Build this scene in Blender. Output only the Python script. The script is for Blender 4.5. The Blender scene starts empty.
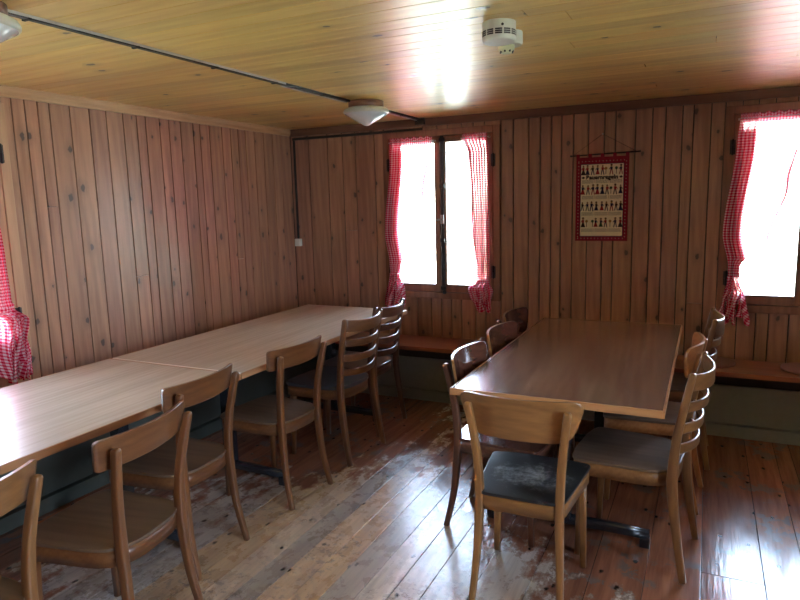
import bpy, bmesh, math, random
from mathutils import Vector, Matrix
from math import pi, sin, cos, radians

S = bpy.context.scene
COL = S.collection
random.seed(7)

# ------------------------------------------------------------------ camera
CAM = Vector((3.29, 0.0, 1.55))
cd = bpy.data.cameras.new('camera')
cam = bpy.data.objects.new('camera', cd)
COL.objects.link(cam)
yaw, pitch, roll = radians(-25.8), radians(8.72), radians(-1.431)
fw = Vector((sin(yaw) * cos(pitch), cos(yaw) * cos(pitch), -sin(pitch)))
rt = fw.cross(Vector((0, 0, 1))).normalized()
up = rt.cross(fw)
r2 = cos(roll) * rt + sin(roll) * up
u2 = -sin(roll) * rt + cos(roll) * up
m = Matrix((r2, u2, -fw)).transposed().to_4x4()
m.translation = CAM
cam.matrix_world = m
cd.sensor_width = 36.0
cd.lens = 636.7 * 36.0 / 800.0
cd.clip_start = 0.02
S.camera = cam

# ------------------------------------------------------------------ world, exposure
SKY = 37.0
w = bpy.data.worlds.new('sky')
S.world = w
w.use_nodes = True
nt = w.node_tree
nt.nodes.clear()
out = nt.nodes.new('ShaderNodeOutputWorld')
bg = nt.nodes.new('ShaderNodeBackground')
geo = nt.nodes.new('ShaderNodeNewGeometry')
sep = nt.nodes.new('ShaderNodeSeparateXYZ')
mr = nt.nodes.new('ShaderNodeMapRange')
ramp = nt.nodes.new('ShaderNodeValToRGB')
tc = nt.nodes.new('ShaderNodeTexCoord')
nt.links.new(tc.outputs['Generated'], sep.inputs[0])
nt.links.new(sep.outputs['Z'], mr.inputs[0])
mr.inputs[1].default_value = -1
mr.inputs[2].default_value = 1
nt.links.new(mr.outputs[0], ramp.inputs[0])
e = ramp.color_ramp.elements
e[0].position = 0.0; e[0].color = (0.45, 0.5, 0.5, 1)
e[1].position = 1.0; e[1].color = (0.45, 0.64, 1.0, 1)
for p, c in ((0.49, (0.6, 0.74, 0.85, 1)), (0.53, (0.64, 0.79, 1.0, 1))):
    q = e.new(p); q.color = c
nt.links.new(ramp.outputs[0], bg.inputs[0])
bg.inputs[1].default_value = SKY
nt.links.new(bg.outputs[0], out.inputs[0])

S.view_settings.view_transform = 'Standard'
S.view_settings.look = 'None'
S.view_settings.exposure = 0.0
S.view_settings.gamma = 1.0
S.view_settings.use_curve_mapping = False
S.cycles.max_bounces = 10
S.cycles.diffuse_bounces = 6
S.cycles.glossy_bounces = 4
S.cycles.transparent_max_bounces = 16
S.cycles.use_denoising = True
S.cycles.sample_clamp_indirect = 6.0

# room: X 0 (left wall) .. RX, Y RY0 .. D (window wall), Z 0 .. H
D, H, RX, RY0 = 4.70, 2.19, 5.7, -1.6
WZ0, WZ1 = 0.78, 2.10         # window casings
# window openings: (wall, a0, a1)
W1 = (0.91, 1.88)
W2 = (3.365, 4.335)
WL = (1.195, 2.165)
WR = (-0.5, 1.5)
WF = ()     # windows behind the camera


def portal(name, loc, rot, sx, sy):
    l = bpy.data.lights.new(name, 'AREA')
    l.shape = 'RECTANGLE'; l.size = sx; l.size_y = sy
    l.cycles.is_portal = True
    o = bpy.data.objects.new(name, l)
    o.location = loc; o.rotation_euler = rot
    COL.objects.link(o)


hz = (WZ0 + WZ1) / 2
portal('daylight_portal', ((W1[0] + W1[1]) / 2, D + .13, hz), (-pi / 2, 0, 0), .9, 1.25)
portal('daylight_portal', ((W2[0] + W2[1]) / 2, D + .13, hz), (-pi / 2, 0, 0), .9, 1.25)
portal('daylight_portal', (-.13, (WL[0] + WL[1]) / 2, hz), (0, -pi / 2, 0), 1.25, .9)
portal('daylight_portal', (RX + .13, (WR[0] + WR[1]) / 2, hz), (0, pi / 2, 0), 1.25, 1.93)

sl = bpy.data.lights.new('sun', 'SUN'); sl.energy = 150.0; sl.angle = radians(.6); sl.color = (1.0, .95, .86)
so = bpy.data.objects.new('sun', sl); COL.objects.link(so)
so.location = (12, -14, 40)
so.rotation_euler = Vector((.25, -.3, .92)).to_track_quat('Z', 'Y').to_euler()
for a_, b_ in WF:
    portal('daylight_portal', ((a_ + b_) / 2, RY0 - .13, hz), (pi / 2, 0, 0), b_ - a_ - .07, 1.25)

# ------------------------------------------------------------------ mesh helpers


class MB:
    """collects shapes and links them as one mesh object"""

    def __init__(self):
        self.v = []; self.f = []; self.mi = []; self.sm = []; self.tone = []; self.t = 0.5; self.m = 0
        self.uv = {}

    def face(self, idx, smooth=False):
        self.f.append(tuple(idx)); self.mi.append(self.m); self.sm.append(smooth); self.tone.append(self.t)

    def box(self, x0, x1, y0, y1, z0, z1, ch=0.0, M=None):
        """box, optionally with chamfered edges"""
        b = bmesh.new()
        bmesh.ops.create_cube(b, size=1)
        for v in b.verts:
            v.co = Vector(((x0 + x1) / 2 + v.co.x * (x1 - x0), (y0 + y1) / 2 + v.co.y * (y1 - y0), (z0 + z1) / 2 + v.co.z * (z1 - z0)))
        if ch > 0:
            bmesh.ops.bevel(b, geom=list(b.edges), offset=ch, segments=2, profile=.7, affect='EDGES')
        self.take(b, M)

    def take(self, b, M=None, smooth=False):
        n = len(self.v)
        b.verts.ensure_lookup_table()
        b.verts.index_update()
        for v in b.verts:
            self.v.append((M @ v.co) if M else v.co.copy())
        for f in b.faces:
            self.face([n + v.index for v in f.verts], smooth)
        b.free()

    def prism(self, pts, z0, z1, ch=0.0, M=None, segs=2, smooth=False):
        """outline pts (x,y) extruded z0..z1"""
        b = bmesh.new()
        vs = [b.verts.new((p[0], p[1], z0)) for p in pts]
        f = b.faces.new(vs)
        r = bmesh.ops.extrude_face_region(b, geom=[f])
        for v in r['geom']:
            if isinstance(v, bmesh.types.BMVert):
                v.co.z = z1
        bmesh.ops.recalc_face_normals(b, faces=b.faces)
        if ch > 0:
            ed = [e for e in b.edges if abs(e.verts[0].co.z - e.verts[1].co.z) < 1e-6]
            bmesh.ops.bevel(b, geom=ed, offset=ch, segments=segs, profile=.6, affect='EDGES')
        self.take(b, M, smooth)

    def sweep(self, pts, sec, n=12, closed_caps=True, r=0.25, upv=Vector((0, 1, 0)), smooth=True):
        """rounded-rectangle section (wx, wy) per point swept along pts"""
        k = len(pts)
        rings = []
        for i, p in enumerate(pts):
            a = pts[max(0, i - 1)]; c = pts[min(k - 1, i + 1)]
            t = (Vector(c) - Vector(a)).normalized()
            sx = t.cross(upv)
            if sx.length < 1e-4:
                sx = t.cross(Vector((1, 0, 0)))
            sx.normalize()
            sy = sx.cross(t).normalized()
            wx, wy = sec[i]
            ring = []
            for j in range(n):
                an = 2 * pi * (j + .5) / n
                ca, sa = cos(an), sin(an)
                pw = r * 2
                cx = math.copysign(abs(ca) ** pw, ca) * wx / 2
                cy = math.copysign(abs(sa) ** pw, sa) * wy / 2
                ring.append(Vector(p) + sx * cx + sy * cy)
            rings.append(ring)
        base = len(self.v)
        for rg in rings:
            self.v.extend(rg)
        for i in range(k - 1):
            for j in range(n):
                a = base + i * n + j; b_ = base + i * n + (j + 1) % n
                self.face((a, b_, b_ + n, a + n), smooth)
        if closed_caps:
            self.face([base + j for j in range(n)][::-1], False)
            self.face([base + (k - 1) * n + j for j in range(n)], False)

    def lathe(self, prof, c=(0, 0, 0), n=32, smooth=True):
        """prof: (r, z) list, revolved about z at c"""
        base = len(self.v)
        for r_, z_ in prof:
            for j in range(n):
                a = 2 * pi * j / n
                self.v.append(Vector((c[0] + r_ * cos(a), c[1] + r_ * sin(a), c[2] + z_)))
        for i in range(len(prof) - 1):
            for j in range(n):
                a = base + i * n + j; b_ = base + i * n + (j + 1) % n
                self.face((a, b_, b_ + n, a + n), smooth)
        self.face([base + j for j in range(n)][::-1])
        self.face([base + (len(prof) - 1) * n + j for j in range(n)])

    def tube(self, pts, rad, n=8):
        self.sweep(pts, [(rad * 2, rad * 2)] * len(pts), n=n, r=.5, upv=Vector((0.13, 0.31, 0.94)))

    def build(self, name, mats, parent=None, loc=None):
        me = bpy.data.meshes.new(name)
        me.from_pydata([tuple(v) for v in self.v], [], self.f)
        if not isinstance(mats, (list, tuple)):
            mats = [mats]
        for mt in mats:
            me.materials.append(mt)
        me.polygons.foreach_set('material_index', self.mi)
        me.polygons.foreach_set('use_smooth', self.sm)
        at = me.attributes.new('tone', 'FLOAT', 'FACE')
        at.data.foreach_set('value', self.tone)
        b = bmesh.new(); b.from_mesh(me)
        bmesh.ops.recalc_face_normals(b, faces=b.faces)
        b.to_mesh(me); b.free()
        me.update()
        o = bpy.data.objects.new(name, me)
        COL.objects.link(o)
        if loc: o.location = loc
        if parent: o.parent = parent
        return o


def tag(o, label=None, cat=None, group=None, kind=None):
    if label: o['label'] = label
    if cat: o['category'] = cat
    if group: o['group'] = group
    if kind: o['kind'] = kind
    return o


def empty(name, loc=(0, 0, 0), rz=0):
    o = bpy.data.objects.new(name, None)
    o.empty_display_size = .1
    COL.objects.link(o)
    o.location = loc; o.rotation_euler = (0, 0, rz)
    return o


def copy_tree(o, parent=None):
    c = o.copy(); COL.objects.link(c); c.parent = parent
    for ch in list(o.children):
        copy_tree(ch, c)
    return c


def crom(pts, sub=6):
    """Catmull-Rom through pts (any dimension)"""
    P = [pts[0]] + list(pts) + [pts[-1]]
    o = []
    for i in range(1, len(P) - 2):
        for s in range(sub):
            t = s / sub
            o.append(tuple(.5 * ((2 * b) + (-a + c) * t + (2 * a - 5 * b + 4 * c - d) * t * t + (-a + 3 * b - 3 * c + d) * t ** 3)
                           for a, b, c, d in zip(P[i - 1], P[i], P[i + 1], P[i + 2])))
    o.append(tuple(pts[-1]))
    return o


def rounded(pts, r, seg=5):
    """round the corners of polygon pts; r may be a list"""
    n = len(pts); o = []
    for i in range(n):
        p0, p1, p2 = Vector(pts[i - 1]), Vector(pts[i]), Vector(pts[(i + 1) % n])
        rr = r[i] if isinstance(r, (list, tuple)) else r
        a = (p0 - p1); b = (p2 - p1)
        d = min(rr, a.length * .49, b.length * .49)
        A = p1 + a.normalized() * d; B = p1 + b.normalized() * d
        for k in range(seg + 1):
            t = k / seg
            o.append(tuple((1 - t) ** 2 * A + 2 * t * (1 - t) * p1 + t * t * B))
    return o


# ------------------------------------------------------------------ materials
def newmat(name):
    mt = bpy.data.materials.new(name); mt.use_nodes = True
    t = mt.node_tree
    return mt, t, t.nodes['Principled BSDF']


def N(t, ty, **kw):
    n = t.nodes.new(ty)
    for k, v in kw.items():
        setattr(n, k, v)
    return n


def mixc(t, fac, a, b, mode='MIX'):
    n = N(t, 'ShaderNodeMix', data_type='RGBA', blend_type=mode)
    for sock, val in ((0, fac), (6, a), (7, b)):
        if isinstance(val, bpy.types.NodeSocket):
            t.links.new(val, n.inputs[sock])
        elif isinstance(val, (int, float)):
            n.inputs[sock].default_value = val
        else:
            n.inputs[sock].default_value = (*val[:3], 1)
    return n.outputs[2]


def math_(t, op, a, b=0.0, clamp=False):
    n = N(t, 'ShaderNodeMath', operation=op); n.use_clamp = clamp
    for i, v in enumerate((a, b)):
        if isinstance(v, bpy.types.NodeSocket): t.links.new(v, n.inputs[i])
        else: n.inputs[i].default_value = v
    return n.outputs[0]


def rampf(t, x, lo, hi, a=0.0, b=1.0):
    n = N(t, 'ShaderNodeMapRange'); n.interpolation_type = 'SMOOTHSTEP'
    t.links.new(x, n.inputs[0])
    for i, v in ((1, lo), (2, hi), (3, a), (4, b)):
        n.inputs[i].default_value = v
    return n.outputs[0]


def noise(t, vec, sc, det=3, rough=.55):
    n = N(t, 'ShaderNodeTexNoise'); n.inputs['Scale'].default_value = sc
    n.inputs['Detail'].default_value = det; n.inputs['Roughness'].default_value = rough
    t.links.new(vec, n.inputs['Vector'])
    return n.outputs['Fac']


def grainvec(t, axis, stretch, use_tone, gen='Object'):
    c = N(t, 'ShaderNodeTexCoord')
    src = c.outputs[gen]
    if use_tone:
        a = N(t, 'ShaderNodeAttribute', attribute_name='tone')
        sc = math_(t, 'MULTIPLY', a.outputs['Fac'], 37.0)
        cb = N(t, 'ShaderNodeCombineXYZ')
        for i in range(3): t.links.new(sc, cb.inputs[i])
        ad = N(t, 'ShaderNodeVectorMath', operation='ADD')
        t.links.new(src, ad.inputs[0]); t.links.new(cb.outputs[0], ad.inputs[1])
        src = ad.outputs[0]
    mp = N(t, 'ShaderNodeMapping')
    s = [1, 1, 1]; s['xyz'.index(axis)] = 1 / stretch
    mp.inputs['Scale'].default_value = s
    t.links.new(src, mp.inputs[0])
    return src, mp.outputs[0]


_wc = {}


def wood(name, c1, c2, axis='z', rough=.45, coat=0.0, coat_rough=.15, scale=40, stretch=14, knots=0.0, kscale=5.5, tone=False,
         tonevar=.25, knotcol=(.05, .022, .012), bump=.15, spec=.5, rvar=0.0):
    key = (name, axis)
    if key in _wc: return _wc[key]
    mt, t, p = newmat(name)
    raw, gv = grainvec(t, axis, stretch, tone)
    n1 = noise(t, gv, scale, 4, .6)
    n2 = noise(t, gv, scale * .22, 3, .5)
    # wavy growth lines
    wv = N(t, 'ShaderNodeTexWave'); wv.wave_type = 'BANDS'; wv.bands_direction = 'DIAGONAL'
    wv.inputs['Scale'].default_value = scale * .32; wv.inputs['Distortion'].default_value = 6.0
    wv.inputs['Detail'].default_value = 2; wv.inputs['Detail Scale'].default_value = .6
    t.links.new(gv, wv.inputs['Vector'])
    f = math_(t, 'ADD', math_(t, 'MULTIPLY', n1, .45), math_(t, 'MULTIPLY', n2, .45))
    f = math_(t, 'ADD', f, math_(t, 'MULTIPLY', wv.outputs['Fac'], .07))
    f = rampf(t, f, .30, .68)
    col = mixc(t, f, c1, c2)
    if tone:
        a = N(t, 'ShaderNodeAttribute', attribute_name='tone')
        v = math_(t, 'ADD', math_(t, 'MULTIPLY', a.outputs['Fac'], tonevar * 2), 1 - tonevar)
        hs = N(t, 'ShaderNodeHueSaturation')
        t.links.new(col, hs.inputs['Color']); t.links.new(v, hs.inputs['Value'])
        hue = math_(t, 'ADD', math_(t, 'MULTIPLY', math_(t, 'FRACT', math_(t, 'MULTIPLY', a.outputs['Fac'], 7.3)), .012), .495)
        t.links.new(hue, hs.inputs['Hue'])
        col = hs.outputs[0]
    if knots > 0:
        sx3 = N(t, 'ShaderNodeSeparateXYZ'); t.links.new(raw, sx3.inputs[0])
        cb2 = N(t, 'ShaderNodeCombineXYZ'); ax = 'xyz'.index(axis)
        oth = [i for i in range(3) if i != ax]
        t.links.new(math_(t, 'ADD', sx3.outputs[oth[0]], sx3.outputs[oth[1]]), cb2.inputs[0])
        t.links.new(math_(t, 'MULTIPLY', sx3.outputs[ax], .62), cb2.inputs[1])
        # sparse knots: round cells, most of them switched off by the cell's random colour
        vo = N(t, 'ShaderNodeTexVoronoi', voronoi_dimensions='2D'); vo.inputs['Scale'].default_value = kscale
        t.links.new(cb2.outputs[0], vo.inputs['Vector'])
        wob = math_(t, 'MULTIPLY', math_(t, 'SUBTRACT', noise(t, raw, 45, 2), .5), .10)
        d = math_(t, 'ADD', vo.outputs['Distance'], wob)
        sc_ = N(t, 'ShaderNodeSeparateColor'); t.links.new(vo.outputs['Color'], sc_.inputs[0])
        on = math_(t, 'LESS_THAN', sc_.outputs[0], knots)
        size = math_(t, 'ADD', math_(t, 'MULTIPLY', sc_.outputs[1], .055), .028)
        kn = math_(t, 'SUBTRACT', 1.0, math_(t, 'DIVIDE', d, size), True)
        kn = math_(t, 'MULTIPLY', rampf(t, kn, 0, .35), on)
        halo = math_(t, 'SUBTRACT', 1.0, math_(t, 'DIVIDE', d, math_(t, 'MULTIPLY', size, 3.2)), True)
        halo = math_(t, 'MULTIPLY', math_(t, 'MULTIPLY', halo, on), .5)
        col = mixc(t, halo, col, [c * .45 for c in c1])
        col = mixc(t, kn, col, knotcol)
    t.links.new(col, p.inputs['Base Color'])
    if rvar:
        t.links.new(math_(t, 'ADD', math_(t, 'MULTIPLY', noise(t, raw, 9, 4), rvar), rough - rvar / 2), p.inputs['Roughness'])
    else:
        p.inputs['Roughness'].default_value = rough
    p.inputs['Specular IOR Level'].default_value = spec
    p.inputs['Coat Weight'].default_value = coat
    p.inputs['Coat Roughness'].default_value = coat_rough
    if bump:
        b = N(t, 'ShaderNodeBump'); b.inputs['Strength'].default_value = bump; b.inputs['Distance'].default_value = .002
        t.links.new(n1, b.inputs['Height']); t.links.new(b.outputs[0], p.inputs['Normal'])
        t.links.new(b.outputs[0], p.inputs['Coat Normal']) if coat else None
    _wc[key] = mt
    return mt


def plain(name, c, rough=.5, metal=0.0, spec=.5, coat=0, var=.12, sc=30, bump=0.0):
    mt, t, p = newmat(name)
    co = N(t, 'ShaderNodeTexCoord')
    n = noise(t, co.outputs['Object'], sc, 3)
    col = mixc(t, n, [x * (1 - var) for x in c], [min(1, x * (1 + var)) for x in c])
    t.links.new(col, p.inputs['Base Color'])
    p.inputs['Roughness'].default_value = rough; p.inputs['Metallic'].default_value = metal
    p.inputs['Specular IOR Level'].default_value = spec; p.inputs['Coat Weight'].default_value = coat
    if bump:
        b = N(t, 'ShaderNodeBump'); b.inputs['Strength'].default_value = bump
        t.links.new(n, b.inputs['Height']); t.links.new(b.outputs[0], p.inputs['Normal'])
    return mt


PANEL = wood('pine wall panelling', (.225, .092, .050), (.41, .205, .122), 'z', rough=.42, coat=1.0, coat_rough=.36, scale=34, knots=.85, kscale=5.2, tone=True, tonevar=.11)
CEIL = wood('varnished pine ceiling', (.68, .42, .10), (.90, .67, .24), 'x', rough=.40, coat=.8, coat_rough=.30, scale=30, knots=.38, kscale=4.6, tone=True, tonevar=.12)
TRIMW = wood('pine trim', (.42, .24, .12), (.60, .38, .21), 'y', rough=.45, coat=.2, coat_rough=.3, knots=.0)
TRIMX = wood('dark pine trim', (.12, .05, .03), (.19, .09, .055), 'x', rough=.45, coat=.2, coat_rough=.3)
CASING = wood('stained window timber', (.16, .065, .035), (.26, .12, .07), 'z', rough=.4, coat=.3, coat_rough=.25)
CASINGX = wood('stained window timber across', (.16, .065, .035), (.26, .12, .07), 'x', rough=.4, coat=.3, coat_rough=.25)
CASEL = wood('light window timber', (.34, .19, .11), (.50, .31, .19), 'z', rough=.42, coat=.3, coat_rough=.25)
BENCHT = wood('red brown bench plank', (.22, .06, .03), (.36, .12, .06), 'x', rough=.3, coat=.6, coat_rough=.15)
BENCHTY = wood('red brown bench plank along', (.22, .06, .03), (.36, .12, .06), 'y', rough=.3, coat=.6, coat_rough=.15)
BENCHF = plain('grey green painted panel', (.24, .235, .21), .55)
BENCHSHADE = plain('shaded grey green panel', (.085, .09, .075), .6)  # left bench's panel paint darkened to hold the shade under the tables
DARKW = plain('dark stained board', (.05, .03, .022), .6)
LAMTOP_A = wood('pale wood laminate', (.44, .345, .255), (.60, .50, .385), 'y', rough=.36, coat=.9, coat_rough=.27, scale=55, stretch=18, bump=.05)
LAMTOP_B = wood('brown wood laminate', (.11, .055, .036), (.31, .185, .13), 'y', rough=.27, coat=1.0, coat_rough=.17, scale=46, stretch=14, bump=.05)
EDGE = wood('wooden edge band', (.28, .12, .05), (.42, .21, .10), 'y', rough=.38, coat=.3)
EDGEB = wood('orange brown edge band', (.36, .155, .055), (.52, .25, .10), 'x', rough=.35, coat=.3)
STEEL = plain('black enamelled steel', (.018, .02, .025), .25, 0.0, coat=.8)
BLACK = plain('black plastic', (.012, .012, .013), .45)
METAL = plain('dull metal', (.45, .46, .48), .3, 1.0)
STRIP = plain('bright aluminium', (.80, .80, .80), .42, .7)
IRON = plain('dark iron', (.03, .028, .03), .4, .6)
WHITEP = plain('white plastic', (.66, .68, .60), .35)
YELLOWP = plain('yellowed plastic', (.58, .60, .36), .35)
OPAL = plain('opal glass', (.72, .78, .82), .18, coat=.5)
FELT = plain('dark red brown felt', (.26, .14, .12), .9, spec=.2, sc=120, bump=.2)

# floor: bare grey wood with remains of a red-brown varnish
mt, t, p = newmat('worn varnished floorboards')
raw, gv = grainvec(t, 'y', 16, True)
co = N(t, 'ShaderNodeTexCoord'); P0 = co.outputs['Object']
g1 = noise(t, gv, 38, 4, .62); g2 = noise(t, gv, 9, 3)
gr = rampf(t, math_(t, 'ADD', math_(t, 'MULTIPLY', g1, .55), math_(t, 'MULTIPLY', g2, .45)), .32, .68)
bare = mixc(t, gr, (.31, .245, .205), (.58, .48, .41))
yel = mixc(t, gr, (.36, .20, .10), (.58, .37, .20))
att = N(t, 'ShaderNodeAttribute', attribute_name='tone')
ty = math_(t, 'FRACT', math_(t, 'MULTIPLY', att.outputs['Fac'], 5.7))
bare = mixc(t, math_(t, 'MULTIPLY', rampf(t, ty, .45, .95), .8), bare, yel)
varn = mixc(t, gr, (.18, .066, .04), (.33, .14, .08))
sxyz = N(t, 'ShaderNodeSeparateXYZ'); t.links.new(P0, sxyz.inputs[0])
mpw = N(t, 'ShaderNodeMapping'); mpw.inputs['Scale'].default_value = (1.0, .38, 1); t.links.new(raw, mpw.inputs[0])
mpx = N(t, 'ShaderNodeMapping'); mpx.inputs['Scale'].default_value = (1.0, .7, 1); t.links.new(P0, mpx.inputs[0])
nbig = noise(t, mpw.outputs[0], 5.0, 6, .62)
nloc = noise(t, mpx.outputs[0], 11.0, 7, .68)
# traffic wear: strongest in the aisle between the tables and near the camera
dx = math_(t, 'ABSOLUTE', math_(t, 'SUBTRACT', sxyz.outputs['X'], 1.75))
wear = math_(t, 'SUBTRACT', 1.0, math_(t, 'MULTIPLY', dx, .95))
wy = rampf(t, sxyz.outputs['Y'], 2.3, 3.5, 1.0, .0)
wear = math_(t, 'ADD', math_(t, 'MULTIPLY', wear, .30), math_(t, 'MULTIPLY', wy, .30))
msk = math_(t, 'ADD', math_(t, 'ADD', math_(t, 'MULTIPLY', nbig, .5), math_(t, 'MULTIPLY', nloc, .5)), math_(t, 'SUBTRACT', wear, .33))
bm = rampf(t, msk, .44, .53)
nfl = noise(t, P0, 26.0, 7, .72)
nfb = noise(t, P0, 3.1, 3, .5)
fl = math_(t, 'MULTIPLY', rampf(t, nfl, .52, .57), rampf(t, nfb, .44, .60))
bare = mixc(t, math_(t, 'MULTIPLY', fl, .75), bare, (.19, .135, .11))
varn = mixc(t, math_(t, 'MULTIPLY', math_(t, 'MULTIPLY', rampf(t, nloc, .50, .54), rampf(t, nfb, .50, .58)), .8), varn, (.15, .12, .105))
col = mixc(t, bm, varn, bare)
vt = math_(t, 'ADD', math_(t, 'MULTIPLY', att.outputs['Fac'], .4), .8)
hs = N(t, 'ShaderNodeHueSaturation'); t.links.new(col, hs.inputs['Color']); t.links.new(vt, hs.inputs['Value'])
col = hs.outputs[0]
mpk = N(t, 'ShaderNodeMapping'); mpk.inputs['Scale'].default_value = (1, .6, 1); t.links.new(raw, mpk.inputs[0])
vo = N(t, 'ShaderNodeTexVoronoi', voronoi_dimensions='2D'); vo.inputs['Scale'].default_value = 7.5; t.links.new(mpk.outputs[0], vo.inputs['Vector'])
sc_ = N(t, 'ShaderNodeSeparateColor'); t.links.new(vo.outputs['Color'], sc_.inputs[0])
on = math_(t, 'LESS_THAN', sc_.outputs[0], .55)
dd = math_(t, 'ADD', vo.outputs['Distance'], math_(t, 'MULTIPLY', math_(t, 'SUBTRACT', noise(t, raw, 60, 2), .5), .12))
kn = math_(t, 'MULTIPLY', rampf(t, dd, .035, .085, 1.0, 0.0), on)
col = mixc(t, kn, col, (.045, .02, .012))
t.links.new(col, p.inputs['Base Color'])
rg = math_(t, 'ADD', math_(t, 'MULTIPLY', bm, .10), .18)
rg = math_(t, 'ADD', rg, math_(t, 'MULTIPLY', math_(t, 'SUBTRACT', nloc, .5), .3))
t.links.new(rg, p.inputs['Roughness'])
p.inputs['Specular IOR Level'].default_value = .9
b = N(t, 'ShaderNodeBump'); b.inputs['Strength'].default_value = .35; b.inputs['Distance'].default_value = .003
t.links.new(math_(t, 'SUBTRACT', g1, math_(t, 'MULTIPLY', bm, .5)), b.inputs['Height']); t.links.new(b.outputs[0], p.inputs['Normal'])
FLOOR = mt

# gingham curtain cloth (UV = metres of cloth)
mt, t, p = newmat('red and white gingham')
t.nodes.remove(p)
uvn = N(t, 'ShaderNodeUVMap'); uvn.uv_map = 'UVMap'
s_ = N(t, 'ShaderNodeSeparateXYZ'); t.links.new(uvn.outputs[0], s_.inputs[0])


def stripe(o, per):
    return math_(t, 'LESS_THAN', math_(t, 'FRACT', math_(t, 'DIVIDE', o, per)), .5)


su, sv = stripe(s_.outputs[0], .017), stripe(s_.outputs[1], .017)
sm = math_(t, 'MULTIPLY', math_(t, 'ADD', su, sv), .5)
cr = N(t, 'ShaderNodeValToRGB'); t.links.new(sm, cr.inputs[0])
cr.color_ramp.interpolation = 'CONSTANT'
ce = cr.color_ramp.elements
ce[0].position = 0; ce[0].color = (.9, .84, .86, 1)
ce[1].position = .75; ce[1].color = (.62, .012, .06, 1)
q = ce.new(.25); q.color = (.80, .22, .32, 1)
df = N(t, 'ShaderNodeBsdfDiffuse'); tl = N(t, 'ShaderNodeBsdfTranslucent'); tr = N(t, 'ShaderNodeBsdfTransparent')
t.links.new(cr.outputs[0], df.inputs[0]); t.links.new(cr.outputs[0], tl.inputs[0])
m1 = N(t, 'ShaderNodeMixShader'); m1.inputs[0].default_value = .5
t.links.new(df.outputs[0], m1.inputs[1]); t.links.new(tl.outputs[0], m1.inputs[2])
m2 = N(t, 'ShaderNodeMixShader')
t.links.new(mixc(t, .55, cr.outputs[0], (1, 1, 1)), tr.inputs[0])
t.links.new(math_(t, 'ADD', math_(t, 'MULTIPLY', sm, -.07), .125), m2.inputs[0])
t.links.new(m1.outputs[0], m2.inputs[1]); t.links.new(tr.outputs[0], m2.inputs[2])
t.links.new(m2.outputs[0], t.nodes['Material Output'].inputs[0])
GINGHAM = mt

HEMM = plain('doubled red cloth', (.55, .05, .10), .85, spec=.2)

mt, t, p = newmat('window glass')
t.nodes.remove(p)
gl = N(t, 'ShaderNodeBsdfGlossy'); gl.inputs['Roughness'].default_value = .02
tr = N(t, 'ShaderNodeBsdfTransparent'); tr.inputs[0].default_value = (.97, .985, .98, 1)
fr = N(t, 'ShaderNodeFresnel'); fr.inputs[0].default_value = 1.45
ms = N(t, 'ShaderNodeMixShader')
t.links.new(fr.outputs[0], ms.inputs[0]); t.links.new(tr.outputs[0], ms.inputs[1]); t.links.new(gl.outputs[0], ms.inputs[2])
t.links.new(ms.outputs[0], t.nodes['Material Output'].inputs[0])
GLASS = mt

# ------------------------------------------------------------------ room shell
WT = 0.12     # wall thickness behind the boards
BT = 0.018    # board thickness


def spans(a0, a1, given=(), lo=.085, hi=.135, rnd=random):
    g = sorted(x for x in given if a0 < x < a1)
    cuts = [a0]
    for x in g + [a1]:
        while x - cuts[-1] > hi * 1.45:
            cuts.append(cuts[-1] + rnd.uniform(lo, hi))
        if x - cuts[-1] > .02: cuts.append(x)
    if cuts[-1] < a1: cuts[-1] = a1
    return list(zip(cuts[:-1], cuts[1:]))


def board_box(mb, axis, a0, a1, z0, z1, face, sgn):
    """vertical board; axis 'x' (wall along x, face at y=face) or 'y'; room side is face, body behind it"""
    g = .0034
    n = face + sgn * BT
    mb.t = random.random()
    if axis == 'x':
        mb.box(a0 + g, a1 - g, min(face, n), max(face, n), z0, z1, .003)
    else:
        mb.box(min(face, n), max(face, n), a0 + g, a1 - g, z0, z1, .003)


def wall(name, axis, face, sgn, a0, a1, hole, given=(), below=()):
    """face: room-side coordinate; sgn: direction away from the room; hole: list of (h0,h1) window openings"""
    mb = MB()
    mb.m = 1
    regs = []
    cur = a0
    for h0, h1 in hole:
        regs.append((cur, h0, 0, H)); regs.append((h0, h1, 0, WZ0 + .05)); regs.append((h0, h1, WZ1 - .05, H)); cur = h1
    regs.append((cur, a1, 0, H))
    i0 = face + sgn * BT; i1 = face + sgn * (BT + WT)
    for r0, r1, z0, z1 in regs:
        q0, q1 = r0, r1
        if r0 == a0: q0 -= .16
        if r1 == a1: q1 += .16
        if z1 == H and z0 == 0:      # full height: eats into opening by the casing overlap
            if any(abs(r0 - h1) < 1e-6 for _, h1 in hole): q0 = r0 - .05
            if any(abs(r1 - h0) < 1e-6 for h0, _ in hole): q1 = r1 + .05
        else:
            q0, q1 = r0 + .05, r1 - .05
        if axis == 'x': mb.box(q0, q1, min(i0, i1), max(i0, i1), z0, z1)
        else: mb.box(min(i0, i1), max(i0, i1), q0, q1, z0, z1)
    mb.m = 0
    for r0, r1, z0, z1 in regs:
        gv_ = below if (z0 == 0 and z1 < H) else given
        zb = z0 if z0 == 0 else WZ1 - .01
        zt = z1 if z1 == H else WZ0 + .01
        for b0, b1 in spans(r0, r1, gv_):
            if z0 == 0 and z1 == H and random.random() < .22:    # butt joint in some boards
                zj = random.choice((random.uniform(.5, 1.2), random.uniform(1.3, 1.95)))
                board_box(mb, axis, b0, b1, zb, zj, face, sgn); board_box(mb, axis, b0, b1, zj + .002, zt, face, sgn)
            else:
                board_box(mb, axis, b0, b1, zb, zt, face, sgn)
    return tag(mb.build(name, [PANEL, DARKW]), kind='structure')


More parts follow.
